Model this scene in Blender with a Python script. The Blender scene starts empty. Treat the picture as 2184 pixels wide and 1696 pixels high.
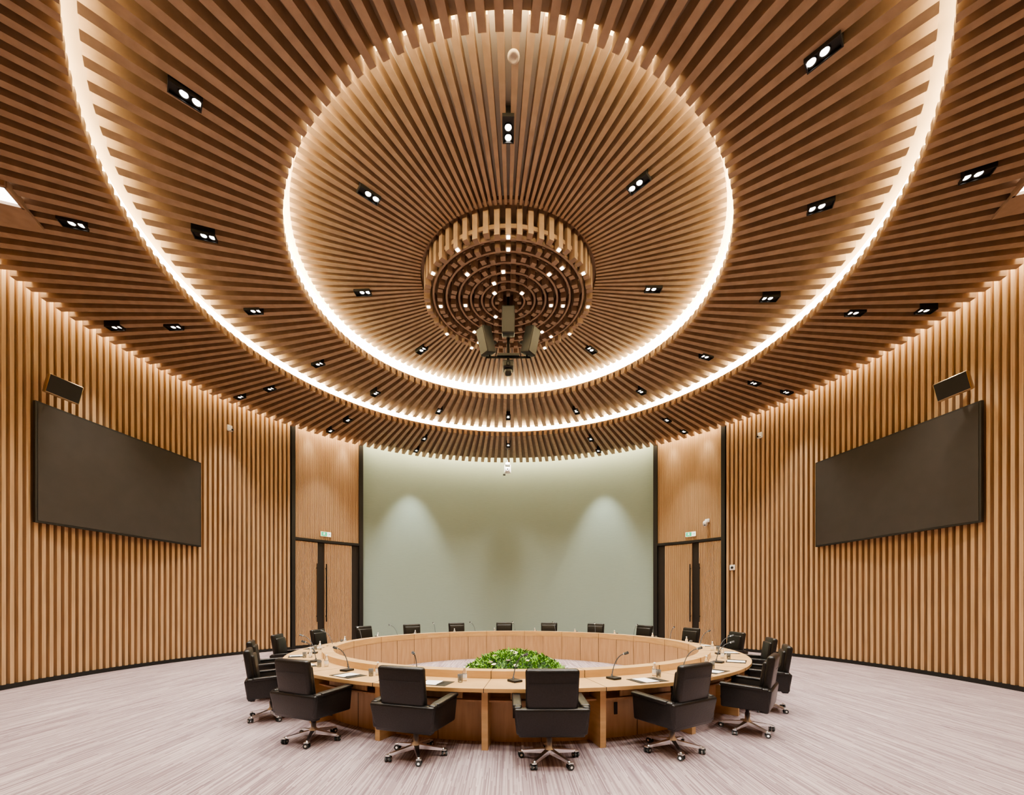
import bpy, bmesh, math, random
from mathutils import Matrix, Vector
random.seed(7)
S = bpy.context.scene
R_ = math.radians
def rz(a): return Matrix.Rotation(R_(a), 4, 'Z')
def rx(a): return Matrix.Rotation(R_(a), 4, 'X')
def ry(a): return Matrix.Rotation(R_(a), 4, 'Y')
def T(x, y, z): return Matrix.Translation((x, y, z))
def pol(a, r, z=0): return Vector((r*math.cos(R_(a)), r*math.sin(R_(a)), z))

# ---------------------------------------------------------------- materials
def mat(name, c1, c2=None, scale=(1, 1, 1), nscale=5, rough=0.5, metal=0, bump=0, trans=0, emis=None, estr=0, detail=4, spec=None):
    m = bpy.data.materials.new(name); m.use_nodes = True
    nt = m.node_tree; N = nt.nodes; L = nt.links
    b = N['Principled BSDF']
    b.inputs['Roughness'].default_value = rough
    b.inputs['Metallic'].default_value = metal
    b.inputs['Base Color'].default_value = (*c1, 1)
    if trans: b.inputs['Transmission Weight'].default_value = trans
    if spec is not None: b.inputs['Specular IOR Level'].default_value = spec
    if emis:
        b.inputs['Emission Color'].default_value = (*emis, 1)
        b.inputs['Emission Strength'].default_value = estr
    if c2:
        tc = N.new('ShaderNodeTexCoord'); mp = N.new('ShaderNodeMapping')
        mp.inputs['Scale'].default_value = scale
        nz = N.new('ShaderNodeTexNoise'); nz.inputs['Scale'].default_value = nscale
        nz.inputs['Detail'].default_value = detail
        cr = N.new('ShaderNodeValToRGB')
        cr.color_ramp.elements[0].position = 0.32; cr.color_ramp.elements[0].color = (*c1, 1)
        cr.color_ramp.elements[1].position = 0.68; cr.color_ramp.elements[1].color = (*c2, 1)
        L.new(tc.outputs['Object'], mp.inputs['Vector']); L.new(mp.outputs[0], nz.inputs['Vector'])
        L.new(nz.outputs['Fac'], cr.inputs['Fac']); L.new(cr.outputs[0], b.inputs['Base Color'])
        if bump:
            bp = N.new('ShaderNodeBump'); bp.inputs['Strength'].default_value = bump
            bp.inputs['Distance'].default_value = 0.01
            L.new(nz.outputs['Fac'], bp.inputs['Height']); L.new(bp.outputs[0], b.inputs['Normal'])
    return m

M_cwood = mat('ceiling_slat_wood', (.315, .22, .152), (.39, .278, .195), (1, 1, 1), 6, .55)
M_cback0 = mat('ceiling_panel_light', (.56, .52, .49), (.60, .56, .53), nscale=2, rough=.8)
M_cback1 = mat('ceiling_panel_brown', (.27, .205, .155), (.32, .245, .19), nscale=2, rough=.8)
M_wwood = mat('wall_slat_wood', (.43, .275, .15), (.57, .38, .22), (9, 9, .35), 3, .5)
M_wback = mat('wall_backing_wood', (.155, .098, .062), (.21, .135, .088), (9, 9, .4), 3, .6)
M_dwood = mat('door_rib_wood', (.47, .30, .165), (.55, .36, .21), (9, 9, .35), 3, .5)
M_twood = mat('table_oak_veneer', (.55, .35, .16), (.65, .43, .21), (1, 1, 6), 3, .35, bump=.03)
M_tside = mat('table_side_veneer', (.46, .29, .155), (.56, .365, .21), (6, 6, .6), 3, .45)
M_hwood = mat('chandelier_wood', (.26, .178, .125), (.34, .235, .168), nscale=5, rough=.55)
M_black = mat('black_metal', (.010, .010, .010), rough=.5)
M_dark = mat('dark_brown_gap', (.02, .015, .012), rough=.6)
M_leather = mat('black_leather', (.010, .0095, .0095), (.017, .0165, .0165), nscale=60, rough=.36, bump=.15)
M_chrome = mat('polished_chrome', (.92, .93, .95), rough=.28, metal=1)
M_white = mat('white_plastic', (.75, .75, .73), rough=.4)
M_beige = mat('beige_plastic', (.42, .35, .29), rough=.5)
M_paper = mat('white_paper', (.85, .85, .85), rough=.7)
M_glass = mat('clear_glass', (.95, .97, .97), rough=.03, trans=.9)
M_screen = mat('led_screen_dark', (.040, .034, .029), (.046, .039, .034), nscale=3, rough=.6)
M_frame = mat('screen_bezel', (.016, .015, .014), rough=.5)
M_green = mat('sage_wall_fabric', (.29, .375, .33), (.315, .405, .36), (1, 1, 30), 4, .75)
M_cove = mat('cove_led', (1, .9, .7), rough=.5, emis=(1.0, .80, .44), estr=26)
M_wash = mat('wall_wash_led', (1, .9, .7), rough=.5, emis=(1.0, .83, .54), estr=40)
M_lamp = mat('downlight_lens', (1, 1, 1), emis=(1, .95, .88), estr=5)
M_block = mat('chandelier_lamp', (1, 1, 1), emis=(1, .84, .62), estr=10)
M_panel = mat('luminous_panel', (1, 1, 1), emis=(1, .96, .9), estr=5)
M_egreen = mat('exit_sign_green', (.02, .35, .15), emis=(.05, .8, .35), estr=.5)
M_ewhite = mat('exit_sign_white', (.8, .8, .8), emis=(.9, 1, .9), estr=.8)
M_brass = mat('champagne_metal', (.55, .42, .25), rough=.3, metal=1)
M_leaf = mat('leaf_green', (.08, .24, .015), (.26, .52, .05), nscale=9, rough=.5)
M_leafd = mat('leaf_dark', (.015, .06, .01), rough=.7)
M_petp = mat('petal_pink', (.75, .38, .45), rough=.6)
M_petw = mat('petal_cream', (.85, .8, .6), rough=.6)

# carpet : woven tufts, thin dashes running along the depth of the room
def carpet():
    m = bpy.data.materials.new('mauve_striped_carpet'); m.use_nodes = True
    N = m.node_tree.nodes; L = m.node_tree.links; b = N['Principled BSDF']
    b.inputs['Roughness'].default_value = .95; b.inputs['Specular IOR Level'].default_value = .1
    tc = N.new('ShaderNodeTexCoord'); sep = N.new('ShaderNodeSeparateXYZ'); L.new(tc.outputs['Object'], sep.inputs[0])
    def math_(op, a, v=None):
        n_ = N.new('ShaderNodeMath'); n_.operation = op
        if hasattr(a, 'links'): L.new(a, n_.inputs[0])
        else: n_.inputs[0].default_value = a
        if v is not None:
            if hasattr(v, 'links'): L.new(v, n_.inputs[1])
            else: n_.inputs[1].default_value = v
        return n_.outputs[0]
    def dashes(fx, fy):
        ix = math_('FLOOR', math_('MULTIPLY', sep.outputs['X'], fx))
        w1 = N.new('ShaderNodeTexWhiteNoise'); w1.noise_dimensions = '1D'; L.new(ix, w1.inputs['W'])
        off = math_('MULTIPLY', w1.outputs['Value'], 13.0)
        iy = math_('FLOOR', math_('ADD', math_('MULTIPLY', sep.outputs['Y'], fy), off))
        cb = N.new('ShaderNodeCombineXYZ'); L.new(ix, cb.inputs[0]); L.new(iy, cb.inputs[1])
        w2 = N.new('ShaderNodeTexWhiteNoise'); w2.noise_dimensions = '2D'; L.new(cb.outputs[0], w2.inputs['Vector'])
        return w2.outputs['Value']
    d1 = dashes(90, 1.6); d2 = dashes(22, .9)
    nz = N.new('ShaderNodeTexNoise'); nz.inputs['Scale'].default_value = 1.0; nz.inputs['Detail'].default_value = 2
    mp = N.new('ShaderNodeMapping'); mp.inputs['Scale'].default_value = (3, .6, 1); L.new(tc.outputs['Object'], mp.inputs[0]); L.new(mp.outputs[0], nz.inputs['Vector'])
    s = math_('ADD', math_('ADD', math_('MULTIPLY', d1, .55), math_('MULTIPLY', d2, .15)), math_('MULTIPLY', nz.outputs['Fac'], .30))
    r1 = N.new('ShaderNodeValToRGB'); e = r1.color_ramp.elements
    e[0].position = .14; e[0].color = (.21, .15, .168, 1)
    e[1].position = .86; e[1].color = (.54, .455, .46, 1)
    L.new(s, r1.inputs['Fac']); L.new(r1.outputs[0], b.inputs['Base Color'])
    return m
M_carpet = carpet()

# ---------------------------------------------------------------- mesh builder
class MB:
    def __init__(s): s.v = []; s.f = []; s.m = []; s.mats = []; s.sm = []
    def mi(s, m):
        if m not in s.mats: s.mats.append(m)
        return s.mats.index(m)
    def add(s, vs, fs, m, M=None, smooth=False):
        o = len(s.v); k = s.mi(m)
        for p in vs:
            p = Vector(p); s.v.append(tuple(M @ p) if M else tuple(p))
        for f in fs: s.f.append([i+o for i in f]); s.m.append(k); s.sm.append(smooth)
    def hexa(s, c, m, M=None):   # 8 corners: bottom 4 ccw, top 4 ccw
        s.add(c, [(3, 2, 1, 0), (4, 5, 6, 7), (0, 1, 5, 4), (1, 2, 6, 5), (2, 3, 7, 6), (3, 0, 4, 7)], m, M)
    def box(s, size, m, M=None, c=(0, 0, 0), tap=(1, 1)):
        x, y, z = [q/2 for q in size]; cx, cy, cz = c; a, b = tap  # tap scales the bottom
        s.hexa([(cx-x*a, cy-y*b, cz-z), (cx+x*a, cy-y*b, cz-z), (cx+x*a, cy+y*b, cz-z), (cx-x*a, cy+y*b, cz-z),
                (cx-x, cy-y, cz+z), (cx+x, cy-y, cz+z), (cx+x, cy+y, cz+z), (cx-x, cy+y, cz+z)], m, M)
    def bbox(s, size, m, M=None, c=(0, 0, 0), tap=(1, 1), bev=.02, seg=3, bulge=0):
        bm = bmesh.new(); bmesh.ops.create_cube(bm, size=1)
        for v in bm.verts:
            k = tap if v.co.z < 0 else (1, 1)
            v.co = Vector((v.co.x*size[0]*k[0], v.co.y*size[1]*k[1], v.co.z*size[2]))
        bmesh.ops.bevel(bm, geom=bm.edges[:], offset=bev, segments=seg, profile=.5, affect='EDGES')
        bm.verts.index_update()
        s.add([v.co+Vector(c) for v in bm.verts], [[v.index for v in f.verts] for f in bm.faces], m, M, True)
        bm.free()
    def slat(s, a, r0, r1, w0, w1, z0, z1, m):
        A = rz(a)
        s.hexa([(r0, -w0/2, z0), (r1, -w1/2, z0), (r1, w1/2, z0), (r0, w0/2, z0),
                (r0, -w0/2, z1), (r1, -w1/2, z1), (r1, w1/2, z1), (r0, w0/2, z1)], m, A)
    def arc(s, r0, r1, z0, z1, a0, a1, n, m, M=None, smooth=False):
        full = abs(a1-a0) >= 359.99
        vs = []; k = n if full else n+1
        for i in range(k):
            a = R_(a0+(a1-a0)*i/n); c, d = math.cos(a), math.sin(a)
            vs += [(r0*c, r0*d, z0), (r1*c, r1*d, z0), (r1*c, r1*d, z1), (r0*c, r0*d, z1)]
        fs = []
        for i in range(n):
            p = 4*i; q = 4*((i+1) % k)
            for j in range(4):
                jj = (j+1) % 4; fs.append((p+j, q+j, q+jj, p+jj))
        if not full: fs += [(0, 1, 2, 3), (4*n+3, 4*n+2, 4*n+1, 4*n)]
        s.add(vs, fs, m, M, smooth)
    def lathe(s, prof, n, m, M=None, smooth=True):
        vs = []; fs = []
        for r, z in prof:
            for i in range(n):
                a = 2*math.pi*i/n; vs.append((max(r, .0001)*math.cos(a), max(r, .0001)*math.sin(a), z))
        for j in range(len(prof)-1):
            for i in range(n):
                k = (i+1) % n; fs.append((j*n+i, j*n+k, (j+1)*n+k, (j+1)*n+i))
        s.add(vs, fs, m, M, smooth)
    def cyl(s, p0, p1, r, m, M=None, n=12, r2=None):
        p0 = Vector(p0); p1 = Vector(p1); d = p1-p0
        q = d.to_track_quat('Z', 'Y').to_matrix().to_4x4(); A = Matrix.Translation(p0) @ q
        if M: A = M @ A
        r2 = r if r2 is None else r2
        s.lathe([(0, 0), (r, 0), (r, 0), (r2, d.length), (r2, d.length), (0, d.length)], n, m, A)
    def tube(s, pts, r, m, M=None, n=8):
        for a, b in zip(pts[:-1], pts[1:]): s.cyl(a, b, r, m, M, n)
    def mesh(s, name):
        me = bpy.data.meshes.new(name); me.from_pydata(s.v, [], s.f)
        for m in s.mats: me.materials.append(m)
        for p, k, q in zip(me.polygons, s.m, s.sm): p.material_index = k; p.use_smooth = q
        bm = bmesh.new(); bm.from_mesh(me); bmesh.ops.recalc_face_normals(bm, faces=bm.faces); bm.to_mesh(me); bm.free()
        me.update(); return me
    def obj(s, name, M=None, parent=None):
        return inst(s.mesh(name), name, M, parent)
def inst(me, name, M=None, parent=None):
    o = bpy.data.objects.new(name, me); S.collection.objects.link(o)
    if M is not None: o.matrix_world = M
    if parent: o.parent = parent
    return o

# ---------------------------------------------------------------- dimensions
RW = 10.2            # wall slat face radius
Z0, Z1, Z2 = 8.93, 8.57, 8.30     # slat undersides: inner disc, middle ring, outer ring
D = .18
OPEN_L, OPEN_R = 142.4, 37.6
DL, DR = 127.2, 52.8

# floor
b = MB(); b.lathe([(0, 0), (11.2, 0), (11.2, -.1), (0, -.1)], 128, M_carpet, smooth=False); b.obj('floor')

# ceiling
ceil = bpy.data.objects.new('ceiling', None); S.collection.objects.link(ceil)
b = MB()
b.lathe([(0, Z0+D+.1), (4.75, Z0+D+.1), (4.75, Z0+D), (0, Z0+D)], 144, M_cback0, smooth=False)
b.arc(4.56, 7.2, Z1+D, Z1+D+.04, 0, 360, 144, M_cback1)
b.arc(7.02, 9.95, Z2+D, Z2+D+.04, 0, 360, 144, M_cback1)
b.arc(9.9, 11.2, 8.95, 9.05, 0, 360, 144, M_cback1)
b.arc(9.90, 9.95, Z2+D, 8.95, 0, 360, 144, M_cback1)
b.obj('backing_panels', parent=ceil)
b = MB()
b.arc(4.62, 4.68, Z1+D+.04, Z0+D, 0, 360, 144, M_cove)
b.arc(7.08, 7.14, Z2+D+.04, Z1+D, 0, 360, 144, M_cove)
b.arc(9.98, 10.10, 8.80, 8.83, 0, 360, 180, M_wash)
b.obj('cove_led_strips', parent=ceil)
b = MB()
n = 136
for i in range(n): b.slat(360*(i+.5)/n, 1.95, 4.40, .048, .105, Z0, Z0+D, M_cwood)
b.obj('slats_inner_disc', parent=ceil)
b = MB()
for i in range(n): b.slat(360*(i+.5)/n, 4.50, 6.82, .10, .145, Z1, Z1+D, M_cwood)
b.obj('slats_middle_ring', parent=ceil)
b = MB(); n2 = 210
for i in range(n2): b.slat(360*(i+.5)/n2, 6.95, 10.05, .10, .135, Z2, Z2+D, M_cwood)
b.obj('slats_outer_ring', parent=ceil)

# walls
def slatwall(name, a0, a1):
    b = MB(); b.arc(RW+.12, RW+.25, 0, 8.95, a0, a1, int(abs(a1-a0)), M_wback)
    w = b.obj(name)
    b = MB(); k = int(round(abs(a1-a0)/.87))
    for i in range(k):
        a = a0+(a1-a0)*(i+.5)/k
        b.slat(a, RW, RW+.12, .080, .080, 0.1, 8.9, M_wwood)
    b.obj('slats', parent=w)
    b = MB(); b.arc(RW-.02, RW+.12, 0, .1, a0, a1, int(abs(a1-a0)), M_black)
    b.obj('baseboard_'+name.split('_')[1])
slatwall('wall_left', OPEN_L+.4, 225)
slatwall('wall_rear', 225, 315)
slatwall('wall_right', -45, OPEN_R-.4)

b = MB(); b.arc(10.5, 10.62, 0, 8.95, DR, DL, 80, M_green); b.obj('wall_back')
b = MB(); b.arc(10.46, 10.5, 0, .1, DR+.3, DL-.3, 80, M_black); b.obj('baseboard_back')

# side bays with doors
def bay(side, aw, ag, sgn, num):
    # aw: edge beside the big slat wall, ag: edge beside the green wall ; sgn moves from aw towards ag
    DH = 4.15
    b = MB(); b.arc(10.42, 10.55, 0, 8.95, aw, ag, 24, M_wback)
    w = b.obj('wall_bay_'+side)
    b = MB(); k = 56
    for i in range(k):
        a = aw+(ag-aw)*(i+.5)/k
        b.slat(a, 10.36, 10.42, .036, .036, DH+.1, 8.9, M_dwood)
    b.obj('ribs', parent=w)
    b = MB(); b.arc(10.28, 10.42, DH, DH+.1, aw, ag, 16, M_black)
    b.obj('trim_%d' % num)
    # dark trims
    b = MB()
    b.slat(aw, RW-.05, 10.6, .14, .14, 0, 8.9, M_black)
    b.slat(ag, 10.25, 10.62, .16, .16, 0, 8.9, M_black)
    b.obj('trim_%d' % (num+1))
    for j, (p, q) in enumerate([(.7, 5.5), (7.0, 13.1)]):
        b = MB(); a0 = aw+sgn*p; a1 = aw+sgn*q
        b.arc(10.36, 10.415, .02, DH, a0, a1, 10, M_wback)
        kk = int(abs(a1-a0)/.27)
        for i in range(kk):
            a = a0+(a1-a0)*(i+.5)/kk
            b.slat(a, 10.31, 10.36, .034, .034, .12, DH-.03, M_dwood)
        b.arc(10.30, 10.415, .02, .12, a0, a1, 8, M_black)
        ah = a1-sgn*.25 if j == 0 else a0+sgn*.25
        b.slat(ah, 10.22, 10.25, .03, .03, 1.0, 3.3, M_black)
        for zz in (1.2, 3.1): b.slat(ah, 10.25, 10.36, .03, .03, zz, zz+.04, M_black)
        b.obj('door_%d' % (num//2*2+j+1))
    b = MB()
    b.arc(10.39, 10.43, 0, DH, aw+sgn*5.5, aw+sgn*7.0, 3, M_dark)
    b.arc(10.39, 10.43, 0, DH, aw+sgn*13.1, ag, 3, M_dark)
    b.obj('dark_reveal', parent=w)
bay('left', OPEN_L, DL, -1, 1)
bay('right', OPEN_R, DR, 1, 3)

# exit signs
def exit_sign(a, z):
    b = MB()
    b.box((.03, .44, .22), M_brass)
    b.box((.012, .40, .18), M_ewhite, c=(-.018, 0, 0))
    b.box((.006, .22, .16), M_egreen, c=(-.026, .07, 0))
    f = lambda y, z_, sy, sz, r=0: b.box((.004, sy, sz), M_ewhite, T(-.031, .07+y, z_) @ rx(r))
    f(0.005, .052, .022, .022); f(0, .018, .026, .05, 15); f(.022, -.022, .014, .05, 40); f(-.02, -.025, .014, .055, -25)
    f(.03, .02, .04, .011, 25); f(-.028, .018, .04, .011, -30)
    b.box((.004, .09, .014), M_egreen, c=(-.026, -.11, 0))
    b.box((.004, .045, .014), M_egreen, T(-.026, -.143, .012) @ rx(40)); b.box((.004, .045, .014), M_egreen, T(-.026, -.143, -.012) @ rx(-40))
    return b.obj('exit_sign', T(*pol(a, 10.335, z)) @ rz(a))
exit_sign(135.1, 4.5); exit_sign(44.9, 4.5)

# ---------------------------------------------------------------- wall screens + speakers
def screen(a):
    b = MB()
    b.box((.07, 4.06, 2.60), M_frame)
    b.box((.01, 3.98, 2.52), M_screen, c=(-.038, 0, 0))
    b.box((.2, 3.0, 1.6), M_black, c=(.12, 0, 0))
    b.obj('wall_screen', T(*pol(a, 9.93, 4.775)) @ rz(a))
screen(171.65); screen(8.35)
def wspk(a, z, yaw, roll):
    b = MB()
    b.bbox((.22, .54, .40), M_brass, bev=.02)
    b.box((.012, .51, .37), M_black, c=(-.111, 0, 0))
    MM = T(*pol(a, 9.74, z)) @ rz(a+yaw) @ ry(-14) @ rx(roll)
    b.cyl((.1, 0, 0), (.34, 0, .04), .03, M_black)
    b.box((.06, .2, .2), M_black, c=(.36, 0, .04))
    b.obj('wall_speaker', MM)
wspk(182.0, 6.42, -32, 8); wspk(-2.0, 6.48, 32, -8)

# small devices
def device_cam(a, r, z):
    b = MB()
    b.bbox((.05, .16, .2), M_white, c=(.02, 0, .05), bev=.015)
    b.cyl((0, 0, 0), (-.13, 0, -.03), .04, M_white); b.cyl((-.13, 0, -.03), (-.14, 0, -.032), .03, M_black)
    b.obj('security_camera', T(*pol(a, r, z)) @ rz(a))
device_cam(154.8, RW-.05, 7.47); device_cam(30.2, RW-.05, 7.55)
b = MB()
b.bbox((.06, .18, .14), M_white, c=(.02, 0, .12), bev=.02)
b.cyl((0, 0, .12), (-.16, 0, .10), .03, M_white)
b.lathe([(0, .10), (.07, .10), (.09, .05), (.09, 0), (.08, -.05), (.05, -.09), (0, -.10)], 20, M_white, T(-.16, 0, -.02))
b.lathe([(.05, -.02), (.03, -.05), (0, -.055)], 16, M_black, T(-.2, 0, -.05))
b.obj('dome_camera', T(*pol(41.3, 10.305, 4.83)) @ rz(41.3))
b = MB(); b.bbox((.05, .2, .2), M_white, bev=.02); b.lathe([(0, .02), (.04, .02), (.05, 0)], 16, M_frame, T(-.025, 0, 0) @ ry(-90))
b.obj('wall_sensor', T(*pol(35.7, RW-.025, 3.05)) @ rz(35.7))

# ---------------------------------------------------------------- downlights
b = MB()
xc = .06; Lb = .37; wb = .175
b.box((Lb, .016, .16), M_black, c=(xc, wb/2-.008, .05)); b.box((Lb, .016, .16), M_black, c=(xc, -wb/2+.008, .05))
b.box((.016, wb-.032, .16), M_black, c=(xc+Lb/2-.008, 0, .05)); b.box((.016, wb-.032, .16), M_black, c=(xc-Lb/2+.008, 0, .05))
b.box((Lb-.03, wb-.03, .02), M_black, c=(xc, 0, .015))
for x in (-.064, .074):
    b.lathe([(.064, .004), (.064, -.012), (.058, -.012), (.050, .002)], 24, M_black, T(x, 0, 0))
    b.lathe([(0, .0), (.048, .0), (.048, .01), (0, .01)], 24, M_lamp, T(x, 0, 0))
me_dl = b.mesh('twin_downlight')
ld = bpy.data.lights.new('downlight_beam', 'SPOT')
ld.energy = 430; ld.spot_size = R_(95); ld.spot_blend = .8; ld.shadow_soft_size = .09; ld.color = (1, .94, .85)
ld2 = bpy.data.lights.new('wall_beam', 'SPOT')
ld2.energy = 260; ld2.spot_size = R_(58); ld2.spot_blend = .9; ld2.shadow_soft_size = .07; ld2.color = (1, .95, .86)
ld4 = bpy.data.lights.new('back_wall_beam', 'SPOT')
ld4.energy = 640; ld4.spot_size = R_(54); ld4.spot_blend = .85; ld4.shadow_soft_size = .07; ld4.color = (.98, .97, .88)
def downlight(a, r, z, data=ld, tilt=0):
    M = T(*pol(a, r, z-.02)) @ rz(a)
    o = inst(me_dl, 'recessed_twin_downlight', M)
    l = bpy.data.objects.new('beam', data); S.collection.objects.link(l); l.parent = o
    l.location = (0, 0, -.04); l.rotation_euler = (0, -R_(tilt), 0)
for a, r in ((-90, 3.12), (221.5, 3.2), (-46.6, 3.18), (177.3, 3.3), (1, 3.25), (136, 3.35), (45, 3.27), (90, 3.25)): downlight(a, r, Z0)
for a, r in ((222, 5.76), (-48, 5.76), (197.2, 5.83), (-23.4, 5.78), (177.5, 5.88), (-1.5, 5.78), (155.8, 5.88), (20.8, 5.8), (136.4, 5.9), (43, 5.8), (114.7, 5.84), (65.8, 5.84), (90, 5.78), (246, 5.8), (270, 5.8), (-69, 5.8)): downlight(a, r, Z1)
for a, r in ((197, 7.78), (-23.6, 7.74), (177, 7.87), (-.5, 7.76), (155.7, 7.93), (22, 7.85), (136.3, 7.9), (44, 7.85), (115, 7.87), (65.5, 7.87), (90, 7.8), (222, 7.8), (-48, 7.8), (246, 7.8), (270, 7.8), (-69, 7.8)): downlight(a, r, Z2)
for a in (177.4, -.9, 156, 22, 136.5, 44, 200, -22, 224, -46, 247, 270, -68): downlight(a, 9.27, Z2, ld2, 8)
for a in (115, 65.5): downlight(a, 9.27, Z2, ld4, 12)

# small wall grazers above the door bays
b = MB(); b.lathe([(.05, .12), (.05, 0), (.04, 0), (.035, .03), (0, .03)], 20, M_white); b.lathe([(0, .025), (.034, .025)], 20, M_lamp)
me_gz = b.mesh('bay_spotlight')
ld3 = bpy.data.lights.new('grazer_beam', 'SPOT'); ld3.energy = 110; ld3.spot_size = R_(44); ld3.spot_blend = .8; ld3.shadow_soft_size = .03; ld3.color = (1, .9, .72)
for a in (138.8, 131.2, 48.8, 41.2):
    o = inst(me_gz, 'recessed_spotlight', T(*pol(a, 10.13, 8.66)) @ rz(a) @ ry(-4))
    l = bpy.data.objects.new('beam', ld3); S.collection.objects.link(l); l.parent = o; l.location = (0, 0, -.02)

# luminous recess panels in outer ring
for a, s, r in ((199.5, 1, 9.05), (-20.6, -1, 9.2)):
    b = MB()
    b.box((1.3, .34, .03), M_panel, c=(.0, 0, 0))
    b.box((1.36, .05, .12), M_cwood, c=(0, .2, .0)); b.box((1.36, .05, .12), M_cwood, c=(0, -.2, .0)); b.box((.05, .4, .12), M_cwood, c=(-.67, 0, .0))
    b.box((1.36, .42, .05), M_cwood, c=(0, -s*.43, -.01))
    b.obj('ceiling_light_panel', T(*pol(a, r, Z2-.02)) @ rz(a))

# round detector
b = MB(); b.lathe([(0, -.012), (.035, -.014), (.045, -.022), (.065, -.022), (.08, -.01), (.08, 0), (0, 0)], 28, M_beige)
b.obj('smoke_detector', T(.07, -4.0, Z0))

# ---------------------------------------------------------------- chandelier
b = MB()
b.lathe([(0, 9.12), (1.94, 9.12), (1.94, 9.04), (0, 9.04)], 72, M_hwood, smooth=False)
lit = {0: [30*i for i in range(12)], 1: [270, 315, 45, 180, 120], 2: [225, 315, 135, 45, 0], 3: [270, 180, 0], 4: [90, 250], 5: [225, 315, 140]}
rings = [(1.81, 56, 8.47, .10, .13), (1.53, 48, 8.48, .10, .11), (1.24, 38, 8.49, .10, .11), (.97, 30, 8.50, .10, .11), (.72, 22, 8.50, .10, .10), (.48, 14, 8.50, .10, .10), (.25, 8, 8.5, .08, .09)]
for k, (r, cnt, zb, w, d) in enumerate(rings):
    la = lit.get(k, []); idx = {int(round(a/360*cnt)) % cnt for a in la}
    for i in range(cnt):
        a = 360*i/cnt
        dz = .0 if i % 2 else .05
        if i in idx:
            b.slat(a, r-d/2, r+d/2, w, w, zb, 9.05, M_hwood)
            b.box((.06, .06, .02), M_block, T(*pol(a, r, zb-.005)) @ rz(a))
        else:
            b.slat(a, r-d/2, r+d/2, w, w, zb+dz, 9.05, M_hwood)
    b.arc(r-.012, r+.012, zb+.16, zb+.24, 0, 360, 72, M_hwood)
    if k < 6:
        rm = (r+rings[k+1][0])/2
        b.arc(rm-.02, rm+.02, zb+.08, zb+.2, 0, 360, 72, M_hwood)
b.obj('slatted_wood_chandelier')

# hanging speaker cluster
b = MB()
b.cyl((0, 0, 8.95), (0, 0, 7.1), .03, M_black)
b.box((.5, .05, .05), M_black, c=(0, -.05, 7.35)); b.cyl((-.5, .0, 7.32), (.5, 0, 7.32), .022, M_black)
b.cyl((-.42, 0, 7.32), (-.42, -.1, 7.6), .02, M_black); b.cyl((.42, 0, 7.32), (.42, -.1, 7.6), .02, M_black)
def spk(M):
    b.bbox((.28, .24, .56), M_black, M, bev=.025)
    b.box((.24, .01, .50), M_black, M, c=(0, -.123, 0))
    b.box((.05, .2, .05), M_black, M, c=(0, .2, 0))
spk(T(0, -.2, 8.0) @ rx(10))
spk(T(-.50, -.1, 7.62) @ rz(-50) @ rx(16)); spk(T(.50, -.1, 7.62) @ rz(50) @ rx(16))
b.bbox((.24, .28, .16), M_black, T(0, 0, 7.12), bev=.03); b.cyl((0, -.14, 7.1), (0, -.2, 7.08), .05, M_black)
b.lathe([(0, -.1), (.07, -.08), (.09, 0), (.08, .06), (0, .08)], 16, M_black, T(0, 0, 7.0))
b.obj('hanging_speaker_cluster')

# hanging far camera
b = MB()
b.cyl((0, 0, 8.4), (0, 0, 7.5), .02, M_white)
b.cyl((0, 0, 8.32), (0, 0, 8.26), .08, M_white)
b.bbox((.2, .2, .12), M_white, c=(0, 0, 7.62), bev=.03)
b.box((.03, .12, .32), M_white, c=(-.12, 0, 7.42)); b.box((.03, .12, .32), M_white, c=(.12, 0, 7.42))
b.bbox((.2, .26, .22), M_white, c=(0, -.02, 7.36), bev=.04); b.cyl((0, -.15, 7.36), (0, -.2, 7.35), .06, M_black)
b.box((.1, .1, .05), M_black, c=(-.14, 0, 7.18))
b.obj('hanging_ptz_camera', T(-.03, 8.25, 0))

# ---------------------------------------------------------------- table
TC = T(.15, 0, 0); PH = -90+3.6; NT = 20
b = MB()
n = 160
b.arc(3.95, 4.65, .705, .75, 0, 360, n, M_twood)
b.arc(3.80, 4.00, .70, .85, 0, 360, n, M_twood)
b.arc(3.80, 3.84, .0, .71, 0, 360, n, M_tside)
b.arc(4.20, 4.24, .0, .71, 0, 360, n, M_tside)
b.arc(4.24, 4.46, .55, .57, 0, 360, n, M_tside)
for k in range(NT):
    a = PH+9+18*k
    b.slat(a, 4.22, 4.56, .075, .075, 0, .705, M_twood)
    b.slat(a, 3.84, 4.2, .05, .05, 0, .70, M_tside)
    b.slat(a, 4.003, 4.652, .006, .006, .70, .7515, M_dark)
    b.slat(a, 3.797, 4.003, .006, .006, .70, .8515, M_dark)
    for aa in (a, a+9):
        b.slat(aa, 3.796, 3.80, .008, .008, 0, .70, M_dark)
    b.slat(a+9, 4.24, 4.243, .006, .006, 0, .55, M_dark)
    b.bbox((.012, .05, .16), M_dark, T(*pol(a+4.5, 4.243, .38)) @ rz(a+4.5), bev=.005)
    b.slat(a+9, 4.40, 4.42, .8, .8, .58, .705, M_tside)
b.arc(3.84, 4.2, 0, .02, 0, 360, n, M_tside)
b.obj('round_conference_table', TC)

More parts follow.
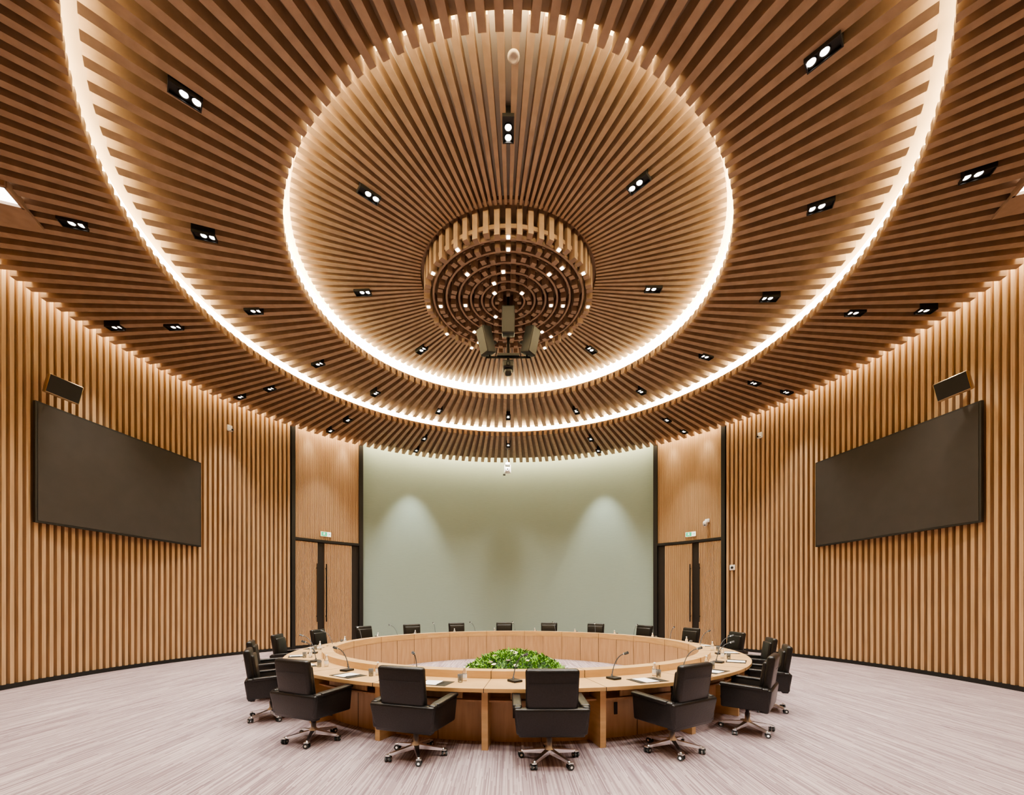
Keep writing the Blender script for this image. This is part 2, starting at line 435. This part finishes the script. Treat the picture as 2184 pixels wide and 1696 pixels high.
# ---------------------------------------------------------------- chair
b = MB()
for i in range(5):
    A = rz(72*i+90)
    b.hexa([(.03, -.028, .085), (.31, -.016, .062), (.31, .016, .062), (.03, .028, .085),
            (.03, -.028, .135), (.31, -.014, .088), (.31, .014, .088), (.03, .028, .135)], M_chrome, A)
    b.cyl((.31, 0, .09), (.31, 0, .045), .012, M_chrome, A)
    Bm = A @ T(.325, 0, .034) @ rz(25*i)
    b.cyl((0, -.032, 0), (0, -.010, 0), .033, M_black, Bm, 16); b.cyl((0, .010, 0), (0, .032, 0), .033, M_black, Bm, 16)
    b.cyl((0, -.012, 0), (0, .012, 0), .015, M_chrome, Bm)
    b.cyl((0, -.034, 0), (0, .034, 0), .014, M_chrome, Bm)
    b.bbox((.06, .05, .016), M_chrome, Bm, c=(0, 0, .036), bev=.006)
b.lathe([(0, .08), (.05, .08), (.055, .10), (.055, .14), (.032, .16), (.032, .25), (.022, .25), (.022, .34), (0, .34)], 20, M_chrome)
b.bbox((.22, .26, .05), M_black, c=(0, 0, .345), bev=.015)
b.cyl((.1, .02, .35), (.3, .02, .34), .008, M_chrome)
b.bbox((.66, .52, .09), M_leather, c=(0, .0, .405), bev=.03)
b.bbox((.56, .52, .10), M_leather, c=(0, .03, .475), bev=.04)
for s in (-1, 1):
    b.bbox((.085, .56, .30), M_leather, T(s*.345, -.02, .52) @ ry(s*6), bev=.025)
    b.bbox((.10, .50, .045), M_leather, T(s*.362, .02, .665) @ rx(3), bev=.018)
    b.cyl((s*.362, .262, .66), (s*.362, .272, .66), .012, M_chrome)
b.bbox((.80, .085, .30), M_leather, T(0, -.27, .505) @ rx(7), tap=(.87, 1), bev=.028)
b.bbox((.70, .10, .06), M_leather, T(0, -.24, .37), bev=.025)
b.bbox((.565, .095, .52), M_leather, T(0, -.275, .81) @ rx(8), bev=.038, tap=(.96, 1))
b.bbox((.50, .06, .40), M_leather, T(0, -.215, .79) @ rx(8), bev=.028)
b.box((.50, .004, .004), M_black, T(0, -.358, .91) @ rx(8))
me_chair = b.mesh('office_chair')
rr = random.Random(3)
yaws = {0: -3, 1: 10, 19: -4, 18: 8, 2: 12, 17: -12}
for k in range(NT):
    a = PH+18*k
    r = 4.88+rr.uniform(-.04, .05)
    y = yaws.get(k, rr.uniform(-8, 8))
    inst(me_chair, 'office_chair', TC @ T(*pol(a, r, 0)) @ rz(a+90+y))

# ---------------------------------------------------------------- table items (local: +y to table centre)
b = MB()
b.bbox((.13, .16, .03), M_black, c=(0, 0, .015), bev=.008)
b.cyl((0, .03, .02), (0, .03, .06), .012, M_black)
pts = [(0, .03, .05)]
for i in range(1, 11):
    t = i/10; pts.append((0, .03-.14*t*t-.08*t, .05+.31*math.sin(t*1.35)))
b.tube(pts, .0065, M_black)
d = (Vector(pts[-1])-Vector(pts[-2])).normalized()
p = Vector(pts[-1]); b.cyl(p, p+d*.06, .016, M_black, n=12, r2=.019); b.cyl(p-d*.004, p, .017, M_chrome, n=12)
me_mic = b.mesh('gooseneck_microphone')
b = MB()
b.lathe([(0, 0), (.03, 0), (.034, .1), (.031, .1), (.028, .008), (0, .008)], 20, M_glass)
b.lathe([(0, .009), (.027, .009), (.0285, .05), (0, .05)], 20, M_glass)
me_glass = b.mesh('drinking_glass')
b = MB()
b.lathe([(0, 0), (.03, 0), (.031, .01), (.031, .11), (.013, .15), (.013, .17)], 20, M_glass)
b.lathe([(.014, .165), (.014, .185), (0, .185)], 16, M_white)
b.lathe([(.0315, .04), (.0315, .09)], 20, M_paper)
me_bot = b.mesh('water_bottle')
b = MB()
b.box((.44, .30, .004), M_black, c=(0, 0, .002))
b.box((.21, .27, .004), M_paper, T(-.03, 0, .006) @ rz(4))
b.cyl((.1, -.1, .010), (.12, .05, .010), .005, M_black)
me_pad = b.mesh('notepad')
for k in range(NT):
    a = PH+18*k
    F = TC @ T(*pol(a, 4.3, 0)) @ rz(a+90)
    inst(me_mic, 'gooseneck_microphone', F @ T(-.33, .12, .75) @ rz(rr.uniform(-35, 35)))
    inst(me_glass, 'drinking_glass', F @ T(.32, .02, .75))
    inst(me_bot, 'water_bottle', F @ T(.34, .12, .75))
    inst(me_pad, 'notepad', F @ T(.02, -.12, .75) @ rz(rr.uniform(-4, 4)))

# ---------------------------------------------------------------- flowers
b = MB()
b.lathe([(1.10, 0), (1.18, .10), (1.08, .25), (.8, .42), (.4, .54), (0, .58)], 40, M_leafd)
rf = random.Random(11)
def hgt(r): return .60*max(0, 1-(r/1.28)**2)**.75
for i in range(3600):
    r = 1.22*math.sqrt(rf.random()); a = rf.uniform(0, 360)
    h = hgt(r)+rf.uniform(-.03, .06)
    L_ = rf.uniform(.05, .12); w = L_*rf.uniform(.3, .5)
    M = T(*pol(a, r, h)) @ rz(rf.uniform(0, 360)) @ rx(rf.uniform(5, 70))
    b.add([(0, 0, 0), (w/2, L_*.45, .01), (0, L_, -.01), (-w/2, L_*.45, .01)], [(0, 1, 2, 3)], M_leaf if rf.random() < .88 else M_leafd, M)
for i in range(34):
    r = 1.1*math.sqrt(rf.random()); a = rf.uniform(0, 360)
    m = M_petp if rf.random() < .5 else M_petw
    M = T(*pol(a, r, hgt(r)+.05)) @ rz(a) @ ry(rf.uniform(0, 30))
    for j in range(7):
        b.add([(0, 0, 0), (.022, .02, .012), (.018, .05, .025), (-.018, .05, .025), (-.022, .02, .012)], [(0, 1, 2, 3, 4)], m, M @ rz(51.4*j))
    b.lathe([(0, .03), (.014, .02), (.016, 0)], 8, M_petw, M)
b.obj('flower_arrangement', TC)

# ---------------------------------------------------------------- world, camera
w = bpy.data.worlds.new('World'); S.world = w; w.use_nodes = True
w.node_tree.nodes['Background'].inputs[0].default_value = (.8, .85, 1, 1)
w.node_tree.nodes['Background'].inputs[1].default_value = .05
S.view_settings.view_transform = 'AgX'
try: S.view_settings.look = 'AgX - Medium High Contrast'
except Exception: pass
S.view_settings.exposure = .48
cam = bpy.data.cameras.new('camera'); co = bpy.data.objects.new('camera', cam); S.collection.objects.link(co)
K = 1.0; PX, PY = 1092, 848
cam.sensor_fit = 'HORIZONTAL'; cam.sensor_width = 36; cam.lens = K*893/2184*36
cam.shift_x = K*(PX-1084)/2184; cam.shift_y = K*(1286-PY)/2184
cam.clip_start = .05
co.location = (0, -9.5, 1.75); co.rotation_euler = (R_(90), 0, 0)
S.camera = co
